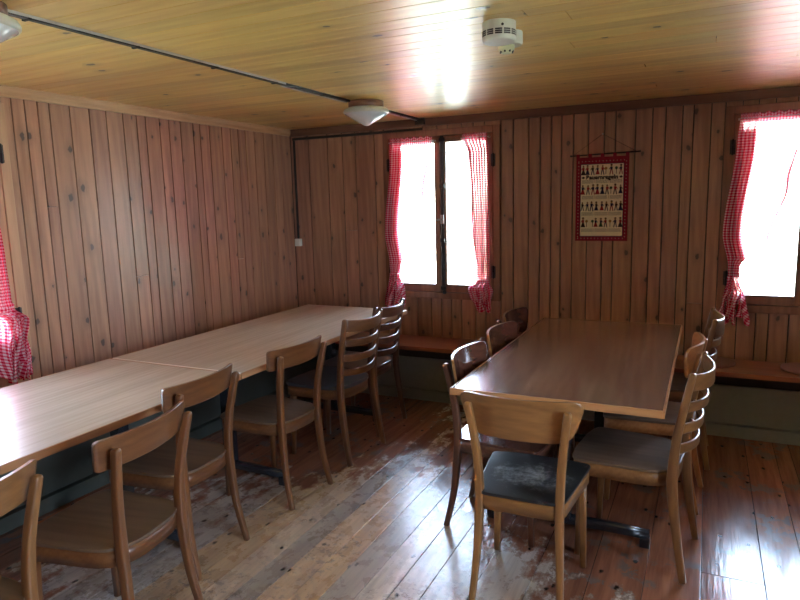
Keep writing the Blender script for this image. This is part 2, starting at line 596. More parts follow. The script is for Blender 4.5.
LB = [2.221, 2.294, 2.367, 2.436, 2.562, 2.69, 2.807, 2.931, 3.036, 3.108, 3.225, 3.307, 3.412, 3.532, 3.599, 3.696, 3.828, 3.924, 4.011, 4.098, 4.209, 4.324, 4.444, 4.554]
BB = [0.184, 0.373, 0.519, 0.643, 0.82, 1.978, 2.092, 2.176, 2.257, 2.328, 2.411, 2.514, 2.621, 2.694, 2.823, 2.93, 3.011, 3.114, 3.18, 3.284]
BL = [1.02, 1.177, 1.302, 1.39, 1.476, 1.561, 1.678, 1.76, 3.492, 3.602, 3.676, 3.788]
wall('wall_back', 'x', D, 1, 0, RX, [W1, W2], BB, BL)
wall('wall_left', 'y', 0, -1, RY0, D, [WL], LB)
wall('wall_right', 'y', RX, 1, RY0, D, [WR])
wall('wall_front', 'x', RY0, -1, 0, RX, list(WF))

mb = MB()
mb.m = 1; mb.box(-.14, RX + .14, RY0 - .14, D + .14, -.14, -.025)
mb.m = 0
fx = spans(0, RX, [2.914, 3.329, 1.50, 1.62, 1.73, 1.85, 1.96, 2.09, 2.21, 2.33, 2.50, 2.70, 3.12, 3.56, 3.80], .11, .16)
for a, b_ in fx:
    y = RY0
    while y < D:
        y2 = min(D, y + random.choice((7, 7, 7, random.uniform(2.2, 4.8))))
        if D - y2 < .8: y2 = D
        mb.t = random.random()
        mb.box(a + .0012, b_ - .0012, y + .001, y2 - .001, -.025, 0, .0015)
        y = y2
tag(mb.build('floor', [FLOOR, DARKW]), kind='structure')

mb = MB()
mb.m = 1; mb.box(-.14, RX + .14, RY0 - .14, D + .14, H + .018, H + .12)
mb.m = 0
cy = RY0
while cy < D:
    w_ = random.uniform(.088, .128); c2 = min(D, cy + w_)
    x = 0
    while x < RX:
        x2 = min(RX, x + random.uniform(2.5, 5.5))
        if RX - x2 < 1: x2 = RX
        mb.t = random.random()
        mb.box(x + .001, x2 - .001, cy + .001, c2 - .001, H, H + .018, .0022)
        x = x2
    cy = c2
tag(mb.build('ceiling', [CEIL, DARKW]), kind='structure')

mb = MB(); mb.prism([(0, 0), (.022, 0), (.022, -.03), (.016, -.045), (.016, -.055), (0, -.055)], RY0, D - .02,
                    M=Matrix(((1, 0, 0, 0), (0, 0, 1, 0), (0, 1, 0, H), (0, 0, 0, 1))))
tag(mb.build('trim_1', TRIMW), kind='structure')
mb = MB(); mb.box(0.022, RX, D - .022, D, H - .06, H, .003)
tag(mb.build('trim_2', TRIMX), kind='structure')
mb = MB(); mb.box(RX - .02, RX, RY0, D - .022, H - .05, H, .003)
tag(mb.build('trim_3', TRIMW), kind='structure')
mb = MB(); mb.box(0.0, RX, RY0, RY0 + .02, 0, .07, .003)
tag(mb.build('baseboard_front', TRIMX), kind='structure')
mb = MB(); mb.box(RX - .02, RX, RY0 + .02, D - .4, 0, .07, .003)
tag(mb.build('baseboard_right', TRIMW), kind='structure')


# ------------------------------------------------------------------ windows
def window(name, width, matv, matx, M):
    """built in local coords: x across (0..width), y away from room, z up; M places it"""
    root = empty(name); root.matrix_world = M
    tag(root, kind='structure')
    c = .052
    f = MB()
    f.box(0, c, -.028, .02, WZ0, WZ1, .004); f.box(width - c, width, -.028, .02, WZ0, WZ1, .004)
    f.box(c, width - c, -.028, .02, WZ1 - c, WZ1, .004); f.box(c, width - c, -.028, .02, WZ0, WZ0 + c, .004)
    # reveal lining
    for x0, x1 in ((.05, .06), (width - .06, width - .05)):
        f.box(x0, x1, .0, .14, WZ0 + .05, WZ1 - .05)
    f.box(.06, width - .06, 0, .14, WZ0 + .05, WZ0 + .06); f.box(.06, width - .06, 0, .14, WZ1 - .06, WZ1 - .05)
    f.build('window_frame', matv, root)
    s = MB(); s.box(c + .012, width - c - .012, .09, .19, WZ0 + .045, WZ0 + .062, .003)
    s.build('window_sill', matx, root)
    mid = width / 2 + .005
    for k, (x0, x1) in enumerate(((c + .003, mid - .0015), (mid + .0015, width - c - .003))):
        z0, z1 = WZ0 + c + .003, WZ1 - c - .003
        sw, bw = .047, .062
        g = MB()
        g.box(x0, x0 + sw, -.022, .022, z0, z1, .004); g.box(x1 - sw, x1, -.022, .022, z0, z1, .004)
        g.box(x0 + sw, x1 - sw, -.022, .022, z0, z0 + bw, .004); g.box(x0 + sw, x1 - sw, -.022, .022, z1 - sw, z1, .004)
        sash = g.build('sash', matv, root)
        g = MB(); g.box(x0 + sw - .008, x1 - sw + .008, -.002, .002, z0 + bw - .008, z1 - sw + .008)
        g.build('pane', GLASS, sash)
        for zh in (z0 + .17, z1 - .2):
            hx = x0 - .006 if k == 0 else x1 + .006
            g = MB(); g.lathe([(.004, 0), (.007, .004), (.007, .046), (.0085, .048), (.0085, .052), (.007, .054), (.007, .096), (.004, .1)], (hx, -.036, zh - .05), 12)
            g.box(hx - .016, hx + .016, -.031, -.022, zh - .045, zh + .045, .001)
            g.build('hinge', IRON, sash)
    # espagnolette bolt on the meeting stile
    g = MB()
    bx = mid + .022
    g.box(bx - .011, bx + .011, -.042, -.022, WZ0 + .07, WZ1 - .055, .003)
    for zz in (WZ0 + .075, WZ0 + .45, WZ1 - .45, WZ1 - .1):
        g.box(bx - .019, bx + .019, -.048, -.022, zz, zz + .03, .003)
    g.lathe([(.006, 0), (.014, .006), (.016, .018), (.012, .03), (.004, .034)], (bx + .012, -.048, WZ0 + .042), 16)
    g.build('bolt', IRON, root)
    g = MB()
    g.box(bx - .014, bx + .014, -.05, -.04, 1.375, 1.445, .003)
    g.sweep([(bx, -.05, 1.41), (bx, -.075, 1.41), (bx - .02, -.08, 1.408), (bx - .085, -.08, 1.402)], [(.013, .013), (.013, .013), (.014, .014), (.009, .011)], n=10, r=.5)
    g.build('handle', METAL, root)
    return root


I4 = Matrix.Identity(4)
window('window_1', W1[1] - W1[0], CASING, CASINGX, Matrix.Translation((W1[0], D, 0)))
window('window_2', W2[1] - W2[0], CASING, CASINGX, Matrix.Translation((W2[0], D, 0)))
# left wall: local x -> +Y, local y (away) -> -X
window('window_3', WL[1] - WL[0], CASEL, CASEL, Matrix.Translation((0, WL[0], 0)) @ Matrix.Rotation(pi / 2, 4, 'Z'))
window('window_4', WR[1] - WR[0], CASEL, CASEL, Matrix.Translation((RX, WR[1], 0)) @ Matrix.Rotation(-pi / 2, 4, 'Z'))

for k_, (a_, b_) in enumerate(WF):
    window('window_%d' % (5 + k_), b_ - a_, CASEL, CASEL, Matrix.Translation((b_, RY0, 0)) @ Matrix.Rotation(pi, 4, 'Z'))


# ------------------------------------------------------------------ outside
def outside():
    g = plain('sun-brightened gravel and grass', (.78, .78, .58), .9, sc=2)  # colour raised and yellowed to stand in for sun bounced onto the ceiling
    mb = MB()
    n = 30
    base = 0
    for i in range(n):
        for j in range(n):
            x = -45 + 95 * i / (n - 1); y = -25 + 85 * j / (n - 1)
            r = max(0, y - 14)
            z = -1.0 + .012 * r * r * .35 + .35 * sin(x * .2) * cos(y * .17) - (0.6 if abs(x) < 12 and abs(y) < 10 else 0)
            mb.v.append(Vector((x, y, z)))
    for i in range(n - 1):
        for j in range(n - 1):
            a = i * n + j
            mb.face((a, a + 1, a + n + 1, a + n), True)
    tag(mb.build('ground_outside', g), kind='structure')


outside()


# ------------------------------------------------------------------ curtains
def lerp(a, b, t): return a + (b - a) * t


def prof(keys, z):
    """piecewise smooth interpolation of keys [(z, value)] with z descending"""
    if z >= keys[0][0]: return keys[0][1]
    for (z0, v0), (z1, v1) in zip(keys, keys[1:]):
        if z >= z1:
            t = (z0 - z) / (z0 - z1); t = t * t * (3 - 2 * t)
            return lerp(v0, v1, t)
    return keys[-1][1]


def curtain(name, M, edge, free, tie_z, label, cloth=.62, ztop=2.045, zbot=.73, pl=9, seed=1, dense=1.6, depth=.05, band=.10):
    """edge/free: x of the two vertical borders as functions of z (keys); cloth gathers at tie_z"""
    rnd = random.Random(seed)
    ph = [rnd.uniform(0, 6.28) for _ in range(6)]
    NU, NV = 240, 90
    mb = MB()
    uv = []
    for j in range(NV + 1):
        z = lerp(ztop, zbot, j / NV)
        a, b_ = prof(edge, z), prof(free, z)
        W = b_ - a
        bw = min(1.0, band / max(.01, abs(W)))
        for i in range(NU + 1):
            u = i / NU
            gath = u < .82
            g = (u / .82) * bw if gath else bw + (u - .82) / .18 * (1 - bw)
            if bw > .98: g = u
            x = a + W * g
            hd = min(1, max(0, (ztop - z) / .12))
            fold = hd * (1.0 if (gath or bw > .98) else max(0, 1 - (u - .82) / .05))
            phi = 2 * pi * pl * u + ph[0] + .5 * sin(3 * z + ph[1])
            near = math.exp(-((z - tie_z) / .05) ** 2)
            wl = abs(W) * bw / pl
            y = (.016 * fold * (1 - .5 * near) + .004) * sin(phi) + .003 * sin(2.3 * phi + ph[2] + 2 * z)
            x -= .95 * wl * .5 * fold * sin(2 * phi)
            if z < tie_z:
                k = (tie_z - z) / (tie_z - zbot)
                y += .022 * sin(2 * pi * pl * .8 * u + ph[3] + 14 * z) * k ** .5
                x += .012 * sin(2 * pi * pl * .6 * u + ph[4] + 22 * z) * k ** .5
            zz = z
            if j == NV: zz += .008 * sin(2 * pi * pl * u)
            if z < tie_z: zz += .03 * k * sin(2 * pi * 3.2 * u + ph[5])
            if z > ztop - .02: zz += .006 * sin(2 * pi * 26 * u)
            mb.v.append(Vector((x, -depth - .012 + y, zz)))
            uv.append((u * cloth if u < .82 else .82 * cloth + (abs(W) * (g - bw) if bw <= .98 else (u - .82) * cloth), z))
    for j in range(NV):
        for i in range(NU):
            q = j * (NU + 1) + i
            mb.face((q, q + 1, q + NU + 2, q + NU + 1), True)
    o = mb.build(name, GINGHAM)
    me = o.data
    l = me.uv_layers.new(name='UVMap')
    for lp in me.loops:
        l.data[lp.index].uv = uv[lp.vertex_index]
    o.matrix_world = M
    tag(o, label, 'curtain')
    # tie band
    a, b_ = prof(edge, tie_z), prof(free, tie_z)
    c = (a + b_) / 2; hw = abs(b_ - a) / 2 + .006
    t_ = MB()
    NB = 40
    ring = []
    for k in range(NB + 1):
        an = 2 * pi * k / NB
        ring.append(Vector((c + hw * cos(an), -depth - .012 + .032 * sin(an), tie_z + .012 * cos(an))))
    for k in range(NB + 1):
        for dz in (-.011, .011):
            t_.v.append(ring[k] + Vector((0, 0, dz)))
    for k in range(NB):
        t_.face((2 * k, 2 * k + 2, 2 * k + 3, 2 * k + 1), True)
    # loose bow tail
    b0 = len(t_.v)
    for k in range(9):
        s = k / 8
        px = c + math.copysign(hw * .9 + s * .05, b_ - a); pz = tie_z - .005 + .03 * sin(s * 2.2)
        t_.v.append(Vector((px, -depth - .045 - .01 * s, pz - .007))); t_.v.append(Vector((px, -depth - .045 - .01 * s, pz + .007)))
    for k in range(8):
        t_.face((b0 + 2 * k, b0 + 2 * k + 2, b0 + 2 * k + 3, b0 + 2 * k + 1), True)
    tb = t_.build('tieback', GINGHAM, o)
    l = tb.data.uv_layers.new(name='UVMap')
    for lp in tb.data.loops:
        v = tb.data.vertices[lp.vertex_index].co
        l.data[lp.index].uv = (v.x + v.y, v.z)
    # stitched hem down the free border (double cloth)
    hm = MB(); sg = math.copysign(1, b_ - a); n_ = 50
    for k in range(n_ + 1):
        z = lerp(ztop - .06, tie_z + .14, k / n_); fx_ = prof(free, z) + .006 * sin(9 * z + seed)
        for dx_, dy_ in ((-.010, 0), (.0, -.002)):
            hm.v.append(Vector((fx_ + sg * dx_, -depth - .018 + dy_ + .004 * sin(12 * z), z)))
    for k in range(n_):
        hm.face((2 * k, 2 * k + 1, 2 * k + 3, 2 * k + 2), True)
    hh = hm.build('hem', HEMM, o)
    r = MB()
    x0, x1 = sorted((prof(edge, ztop), prof(free, ztop)))
    r.tube([(x0 - .012, -depth - .012, ztop - .03), (x1 + .012, -depth - .012, ztop - .03)], .0035)
    for x in (x0 - .008, x1 + .008):
        r.box(x - .005, x + .005, -depth - .014, -.02, ztop - .036, ztop - .026, .001)
    r.build('curtain_rod', METAL, o)
    return o


zc = 1.0
# window between the tables (local x measured from casing edge)
edgeL = [(2.04, .085), (1.9, .08), (1.3, .02), (1.05, .055), (.97, .06), (.86, .03), (.73, .01)]
freeL = [(2.04, .445), (1.6, .37), (1.25, .29), (1.05, .155), (.97, .135), (.86, .17), (.73, .20)]
curtain('curtain', Matrix.Translation((W1[0], D, 0)), edgeL, freeL, .98, 'red and white gingham curtain on the left casement of the window between the tables', cloth=.55, dense=1.7, seed=2)
edgeR = [(2.04, .885), (1.9, .895), (1.3, .90), (1.05, .90), (.93, .895), (.84, .92), (.73, .915)]
freeR = [(2.04, .69), (1.9, .745), (1.3, .775), (1.0, .80), (.93, .80), (.88, .74), (.80, .76), (.73, .79)]
curtain('curtain', Matrix.Translation((W1[0], D, 0)), edgeR, freeR, .935, 'narrow bunched gingham curtain on the right casement of the window between the tables', cloth=.6, dense=1.0, seed=5, pl=7, band=.24)
edge2 = [(2.04, .085), (1.9, .078), (1.3, .02), (1.08, .06), (1.0, .062), (.86, .03), (.72, .02)]
free2 = [(2.04, .445), (1.6, .37), (1.25, .27), (1.08, .125), (1.0, .125), (.86, .17), (.72, .20)]
curtain('curtain', Matrix.Translation((W2[0], D, 0)), edge2, free2, 1.02, 'gingham curtain tied back on the window at the right edge, beside the wall hanging', cloth=.55, dense=1.7, seed=9)
ML = Matrix.Translation((0, WL[0], 0)) @ Matrix.Rotation(pi / 2, 4, 'Z')
edge4 = [(2.04, .80), (1.9, .815), (1.3, .855), (1.12, .86), (1.06, .87), (.99, .935), (.86, .93), (.70, .925)]
free4 = [(2.04, .5), (1.6, .56), (1.25, .68), (1.12, .75), (1.06, .76), (.92, .68), (.70, .66)]
curtain('curtain', ML, edge4, free4, 1.06, 'gingham curtain at the left edge of the photo, hanging over the long table', cloth=.6, dense=1.6, seed=14, zbot=.70)


# ------------------------------------------------------------------ benches
def bench(name, L, topm, M, label, pm):
    root = empty(name); root.matrix_world = M
    tag(root, label, 'bench')
    s = MB(); s.box(0, L, 0, .385, .43, .46, .005)
    s.build('seat', topm, root)
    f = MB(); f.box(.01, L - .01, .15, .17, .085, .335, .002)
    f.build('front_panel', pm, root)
    r = MB(); r.box(.01, L - .01, .20, .22, .0, .43, .001)
    n = max(2, int(L / 1.1))
    for k in range(n + 1):
        x = .05 + (L - .1) * k / n
        r.box(x - .018, x + .018, .04, .36, .35, .43, .002)
    r.build('frame', DARKW, root)
    q = MB(); q.box(.01, L - .01, .125, .20, 0, .078, .003)
    q.build('plinth', pm, root)
    return root


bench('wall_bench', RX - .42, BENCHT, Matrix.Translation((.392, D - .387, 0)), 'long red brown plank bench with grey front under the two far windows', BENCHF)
bench('wall_bench', 4.3, BENCHTY, Matrix.Translation((.387, .39, 0)) @ Matrix.Rotation(pi / 2, 4, 'Z'), 'wooden bench with grey front along the left wall under the long tables', BENCHSHADE)


# ------------------------------------------------------------------ tables
def table(x0, x1, y0, y1, topm, edgem, label, group=None, inset=.38, endm=None):
    cx = (x0 + x1) / 2; cy = (y0 + y1) / 2
    root = empty('dining_table', (cx, cy, 0)); tag(root, label, 'table', group)
    hx, hy = (x1 - x0) / 2, (y1 - y0) / 2
    e_ = .008
    t_ = MB(); t_.box(-hx + e_, hx - e_, -hy + e_, hy - e_, .722, .75, .0008)
    tp = t_.build('tabletop', topm, root)
    b = MB()
    b.box(-hx, -hx + e_, -hy, hy, .72, .7497, .002); b.box(hx - e_, hx, -hy, hy, .72, .7497, .002)
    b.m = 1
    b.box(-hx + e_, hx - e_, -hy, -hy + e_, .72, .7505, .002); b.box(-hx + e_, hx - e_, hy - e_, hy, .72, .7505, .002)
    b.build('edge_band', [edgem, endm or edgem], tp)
    for yy in (-hy + inset, hy - inset):
        c = MB(); c.box(-.03, .03, yy - .03, yy + .03, .06, .70, .008)
        c.box(-hx + .12, hx - .12, yy - .02, yy + .02, .695, .72, .003)
        c.build('column', STEEL, root)
        f = MB()
        f.sweep([(-hx + .06, yy, .058), (-.2, yy, .062), (.2, yy, .062), (hx - .06, yy, .058)], [(.045, .03), (.05, .036), (.05, .036), (.045, .03)], n=12, r=.3)
        for s in (-1, 1):
            f.box(s * (hx - .078) - .022, s * (hx - .078) + .022, yy - .022, yy + .022, 0, .045, .004)
        f.build('foot', STEEL, root)
    return root


XA0, XA1 = .387, 1.288
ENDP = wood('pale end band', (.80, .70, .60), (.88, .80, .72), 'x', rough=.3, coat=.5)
table(XA0, XA1, .45, 2.355, LAMTOP_A, EDGE, 'near pale wood laminate table in the long row by the left wall', inset=.35)
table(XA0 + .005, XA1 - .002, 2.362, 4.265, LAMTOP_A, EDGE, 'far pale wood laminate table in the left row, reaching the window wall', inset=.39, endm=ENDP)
table(2.313, 3.177, 2.492, 4.272, LAMTOP_B, EDGEB, 'free standing brown laminate table on the right with orange brown edge', inset=.36)


# ------------------------------------------------------------------ chairs
def wset(key, c1, c2, rough=.35, coat=.5, cr=.18):
    return {a: wood(key + ' ' + a, c1, c2, a, rough=rough, coat=coat, coat_rough=cr, scale=60, stretch=10, bump=.06) for a in 'xyz'}


BEECH = wset('warm beech', (.11, .036, .012), (.18, .070, .024))
HONEY = wset('honey beech', (.18, .072, .02), (.29, .128, .038))
BROWN = wset('dark walnut stain', (.075, .024, .013), (.13, .048, .025), .28, .7, .12)
OAK = wset('pale brown wood', (.15, .060, .019), (.24, .107, .037))
ORANGE = wset('orange beech', (.30, .105, .03), (.44, .19, .065))
SEATW = wood('worn plywood seat', (.08, .045, .027), (.14, .085, .053), 'y', rough=.5, coat=.12, coat_rough=.3, scale=40, spec=.35)
SEATD = plain('dark grey seat cover', (.045, .045, .05), .38, coat=.2, sc=60, bump=.05)
mt, t, p = newmat('black seat worn grey')
co = N(t, 'ShaderNodeTexCoord')
mp_ = N(t, 'ShaderNodeMapping'); mp_.inputs['Location'].default_value = (0, .03, 0); mp_.inputs['Scale'].default_value = (4.2, 6.0, 1)
t.links.new(co.outputs['Object'], mp_.inputs[0])
gd = N(t, 'ShaderNodeTexGradient', gradient_type='SPHERICAL'); t.links.new(mp_.outputs[0], gd.inputs[0])
nn = noise(t, co.outputs['Object'], 20, 9, .78)
wm = rampf(t, math_(t, 'ADD', math_(t, 'MULTIPLY', gd.outputs['Fac'], .42), nn), .55, .92)
t.links.new(mixc(t, wm, (.012, .013, .014), (.34, .36, .38)), p.inputs['Base Color'])
p.inputs['Roughness'].default_value = .42
SEATB = mt


def seat_outline(rw, fw_, y0=-.215, y1=.215, rr=.085, fr=.05):
    pts = [(-rw, y0), (rw, y0), (fw_, y1 - .02), (fw_ * .5, y1), (-fw_ * .5, y1), (-fw_, y1 - .02)]
    return rounded(pts, [rr, rr, fr, .08, .08, fr], 6)


def shrink(pts, d):
    c = Vector((0, 0))
    o = []
    for x, y in pts:
        l = math.hypot(x, y)
        o.append((x * (1 - d / l), y * (1 - d / l)))
    return o


def chair_base(root, W, seatm, rw=.168, fw_=.212, zs=.452, pad=False, rr=.085, fr=.05):
    ol = seat_outline(rw, fw_, rr=rr, fr=fr)
    s = MB(); s.prism(ol, zs - .012, zs + (.008 if pad else 0), .004, smooth=False)
    seat = s.build('seat', seatm, root)
    a = MB()
    o1 = shrink(ol, .006); o2 = shrink(ol, .028)
    n = len(o1); b0 = len(a.v)
    for z in (zs - .07, zs - .012):
        for q in (o1, o2):
            for x, y in q: a.v.append(Vector((x, y, z)))
    for i in range(n):
        j = (i + 1) % n
        a.face((b0 + i, b0 + j, b0 + 2 * n + j, b0 + 2 * n + i), True)          # outer
        a.face((b0 + n + i, b0 + n + j, b0 + 3 * n + j, b0 + 3 * n + i), True)  # inner
        a.face((b0 + i, b0 + j, b0 + n + j, b0 + n + i)); a.face((b0 + 2 * n + i, b0 + 2 * n + j, b0 + 3 * n + j, b0 + 3 * n + i))
    a.build('apron', W['x'], root)
    for sx in (-1, 1):
        l = MB()
        l.sweep([(sx * .188, .172, 0), (sx * .183, .165, .2), (sx * .178, .158, zs - .013)], [(.024, .024), (.031, .031), (.036, .036)], n=16, r=.22)
        l.build('front_leg', W['z'], root)
    return seat


def rear_posts(root, W, path, sec):
    P = crom(path, 6)
    Sx = crom(sec, 6)
    for sx in (-1, 1):
        l = MB()
        pts = [(sx * x, y, z) for x, y, z in P]
        se = [tuple(q) for q in Sx]
        # rounded top
        tx, ty, tz = pts[-1]
        pts += [(tx, ty, tz + .005), (tx, ty, tz + .008)]; se += [(se[-1][0] * .8, se[-1][1] * .8), (se[-1][0] * .4, se[-1][1] * .4)]
        l.sweep(pts, se, n=16, r=.22)
        l.build('rear_leg', W['z'], root)


SLABPATH = [(.170, -.250, 0), (.160, -.212, .18), (.153, -.196, .36), (.153, -.193, .47), (.162, -.203, .62), (.183, -.236, .802)]
SLABSEC = [(.024, .026), (.028, .03), (.032, .036), (.032, .036), (.030, .032), (.027, .028)]
LADPATH = [(.196, -.258, 0), (.190, -.228, .18), (.186, -.205, .36), (.186, -.203, .46), (.190, -.216, .62), (.198, -.262, .865)]
LADSEC = [(.026, .028), (.030, .034), (.034, .040), (.034, .040), (.032, .034), (.027, .027)]


def panel(root, mats, zc_, h, hw, sag, hw_bot=None, corner=.02, ybase=-.222, lean=.22, th=.012, top_arc=0.0, edgem=None):
    """bent plywood backrest: concave towards the sitter"""
    hw_bot = hw_bot or hw
    # outline in (s, t) then bent
    pts = rounded([(-hw_bot, -h / 2), (hw_bot, -h / 2), (hw, h / 2), (-hw, h / 2)], [corner * 1.0, corner * 1.0, corner, corner], 6)
    NX, NT = 36, 8
    mb = MB()

    def hwz(tt):  # half width at height fraction from outline
        xs = []
        for i in range(len(pts)):
            (xa, ya), (xb, yb) = pts[i], pts[(i + 1) % len(pts)]
            if min(ya, yb) - 1e-9 <= tt <= max(ya, yb) + 1e-9:
                if abs(yb - ya) < 1e-9: xs += [xa, xb]
                else: xs.append(xa + (xb - xa) * (tt - ya) / (yb - ya))
        return max(xs)
    grid = []
    rows = [-.5 + .001, -.47, -.42, -.34, -.15, .05, .25, .36, .43, .47, .5 - .001]
    for r_ in rows:
        tt = r_ * h
        wv_ = hwz(tt)
        row = []
        for i in range(NX + 1):
            u = -1 + 2 * i / NX
            x = u * wv_
            y = ybase + sag * (x / max(hw, hw_bot)) ** 2 - lean * tt
            z = zc_ + tt + top_arc * (1 - u * u) * (r_ + .5)
            row.append((x, y, z))
        grid.append(row)
    for side, off in ((0, 0), (1, -th)):
        for row in grid:
            for i, (x, y, z) in enumerate(row):
                nx = -2 * sag * x / max(hw, hw_bot) ** 2
                l = math.hypot(1, nx)
                mb.v.append(Vector((x + off * nx / l, y + off / l, z)))
    R_, C_ = len(rows), NX + 1
    for k in range(2):
        for a in range(R_ - 1):
            for b in range(NX):
                q = k * R_ * C_ + a * C_ + b
                mb.face((q, q + 1, q + C_ + 1, q + C_), True)
    mb.m = 1
    bord = [(0, i) for i in range(C_)] + [(a, C_ - 1) for a in range(1, R_)] + [(R_ - 1, i) for i in range(C_ - 2, -1, -1)] + [(a, 0) for a in range(R_ - 2, 0, -1)]
    for i in range(len(bord)):
        a = bord[i]; b = bord[(i + 1) % len(bord)]
        qa, qb = a[0] * C_ + a[1], b[0] * C_ + b[1]
        mb.face((qa, qb, R_ * C_ + qb, R_ * C_ + qa), False)
    return mb.build('backrest', [mats, edgem or mats], root)


def slab_chair(x, y, deg, label, W=BEECH, seatm=None, group=None, big=False, hs=1.0, frontm=None, edgem=None, pad=False):
    root = empty('dining_chair', (x, y, 0), radians(deg)); tag(root, label, 'chair', group)
    chair_base(root, W, seatm or SEATW, pad=pad, rw=.168 if big else .185, rr=.06 if big else .14, fr=.03 if big else .06)
    rear_posts(root, W, SLABPATH, SLABSEC)
    if big:
        panel(root, frontm or W['x'], .757, .165, .238, .062, .185, .055, ybase=-.238 + .018, lean=.17, edgem=edgem)
    else:
        panel(root, frontm or W['x'], .785, .108, .222, .047, .212, .016, ybase=-.236 + .018, lean=.17, edgem=edgem)
    root.scale = (1, 1, hs)
    return root


def ladder_chair(x, y, deg, label, W=BEECH, seatm=None, group=None, hs=1.0, n=4, pad=False, top=.068):
    root = empty('ladder_back_chair', (x, y, 0), radians(deg)); tag(root, label, 'chair', group)
    chair_base(root, W, seatm or SEATW, rw=.20, fw_=.222, pad=pad, rr=.15)
    rear_posts(root, W, LADPATH, LADSEC)
    specs = [(.856 - top / 2, top), (.722, .042), (.632, .042), (.545, .042)][:n]
    for zc_, h in specs:
        P = Vector((0, 0, 0))
        yb = -.203 - (.062) * max(0, (zc_ - .46) / .405) ** 1.3
        mb = MB(); pts = []; sec = []
        hw = .186 + .012 * (zc_ - .46) / .4
        for i in range(21):
            u = -1 + i / 10
            pts.append((u * hw, yb - .058 * (1 - u * u), zc_ + (.012 if h > .05 else .008) * (u * u)))
            sec.append((.013, h * (1 - .0 * abs(u))))
        mb.sweep(pts, sec, n=12, r=.25, upv=Vector((0, 0, 1)))
        mb.build('slat', W['x'], root)
    root.scale = (1, 1, hs)
    return root


slab_chair(1.386, .885, 96, 'wooden chair cut off by the left edge, nearest of the row at the long table', OAK, group=None)
slab_chair(1.39, 1.47, 98, 'brown wooden chair second from the left edge of the photo at the long tables', BEECH)
slab_chair(1.163, 2.005, 93.3, 'brown wooden chair with bent backrest standing at the seam between the two pale tables', BEECH)
slab_chair(1.189, 2.703, 86.5, 'orange brown chair with solid bent backrest, right in front of the ladder back chairs', BEECH)
ladder_chair(1.182, 3.325, 86.2, 'brown ladder back chair with dark grey seat, nearer of the two at the left table', BEECH, SEATD, hs=1.02, pad=True)
ladder_chair(1.111, 3.809, 88.9, 'dark ladder back chair at the far end of the left row, below the curtain', BROWN, BROWN['y'], hs=1.01)
DK = wood('dark glossy backrest', (.065, .022, .015), (.12, .045, .028), 'x', rough=.22, coat=.8, coat_rough=.10, scale=50, bump=.04)
slab_chair(2.468, 2.845, -91.4, 'dark glossy chair at the near left corner of the right table', BROWN, DK, big=True, frontm=DK, edgem=HONEY['x'])
slab_chair(2.458, 3.42, -94.3, 'dark glossy chair in the middle of the left side of the right table', BROWN, DK, big=True, frontm=DK, edgem=HONEY['x'])
slab_chair(2.395, 3.933, -92.5, 'farthest dark glossy chair on the left side of the right table', BROWN, DK, big=True, frontm=DK, edgem=HONEY['x'])
slab_chair(2.692, 2.403, 1, 'honey coloured chair in the foreground with black seat worn grey, back to the camera', HONEY, SEATB, big=True, pad=False)
ladder_chair(3.025, 2.843, 84.2, 'pale brown ladder back chair nearest on the right side of the right table', OAK, SEATW)
slab_chair(3.06, 3.44, 87, 'orange brown chair with rounded backrest behind the nearest ladder back chair on the right', ORANGE, big=True)
ladder_chair(3.087, 4.038, 91, 'pale ladder back chair at the far right corner of the right table, near the curtain', OAK, SEATW, top=.10)


# ------------------------------------------------------------------ seat cushions on the far bench
def cushion(x, y, r, label):
    mb = MB(); mb.lathe([(r * .9, 0), (r * .985, .003), (r, .009), (r * .985, .015), (r * .9, .018), (r * .4, .0185), (.004, .018)], (0, 0, 0), 48)
    o = mb.build('seat_cushion', FELT, loc=(x, y, .4602)); tag(o, label, 'cushion')
    b = MB(); b.lathe([(.012, 0), (.011, .004), (.004, .006)], (0, 0, .0175), 16); b.build('button', FELT, o)


cushion(3.905, 4.515, .165, 'round brown felt cushion on the bench below the right window')
cushion(3.34, 4.53, .155, 'round brown felt cushion on the bench, half hidden behind the chairs of the right table')


# ------------------------------------------------------------------ ceiling lamps
def lamp(x, y, label):
    root = empty('ceiling_lamp', (x, y, H)); tag(root, label, 'lamp')
    b = MB(); b.lathe([(.108, -.042), (.112, -.038), (.112, -.002), (.108, 0)], (0, 0, 0), 40)
    b.build('wooden_base', TRIMX, root)
    b = MB(); b.lathe([(.100, -.042), (.125, -.043), (.138, -.05), (.145, -.062), (.145, -.072), (.140, -.078), (.135, -.079)][::-1], (0, 0, 0), 48)
    b.build('rim', WHITEP, root)
    b = MB(); b.lathe([(.004, -.152), (.014, -.150), (.026, -.144), (.08, -.113), (.136, -.079), (.130, -.072)], (0, 0, 0), 48)
    b.build('glass_shade', OPAL, root)
    return root


lamp(1.295, 3.70, 'white conical ceiling lamp on a round wooden base near the far window')
lamp(1.215, 1.29, 'white ceiling lamp cut off by the top left corner')

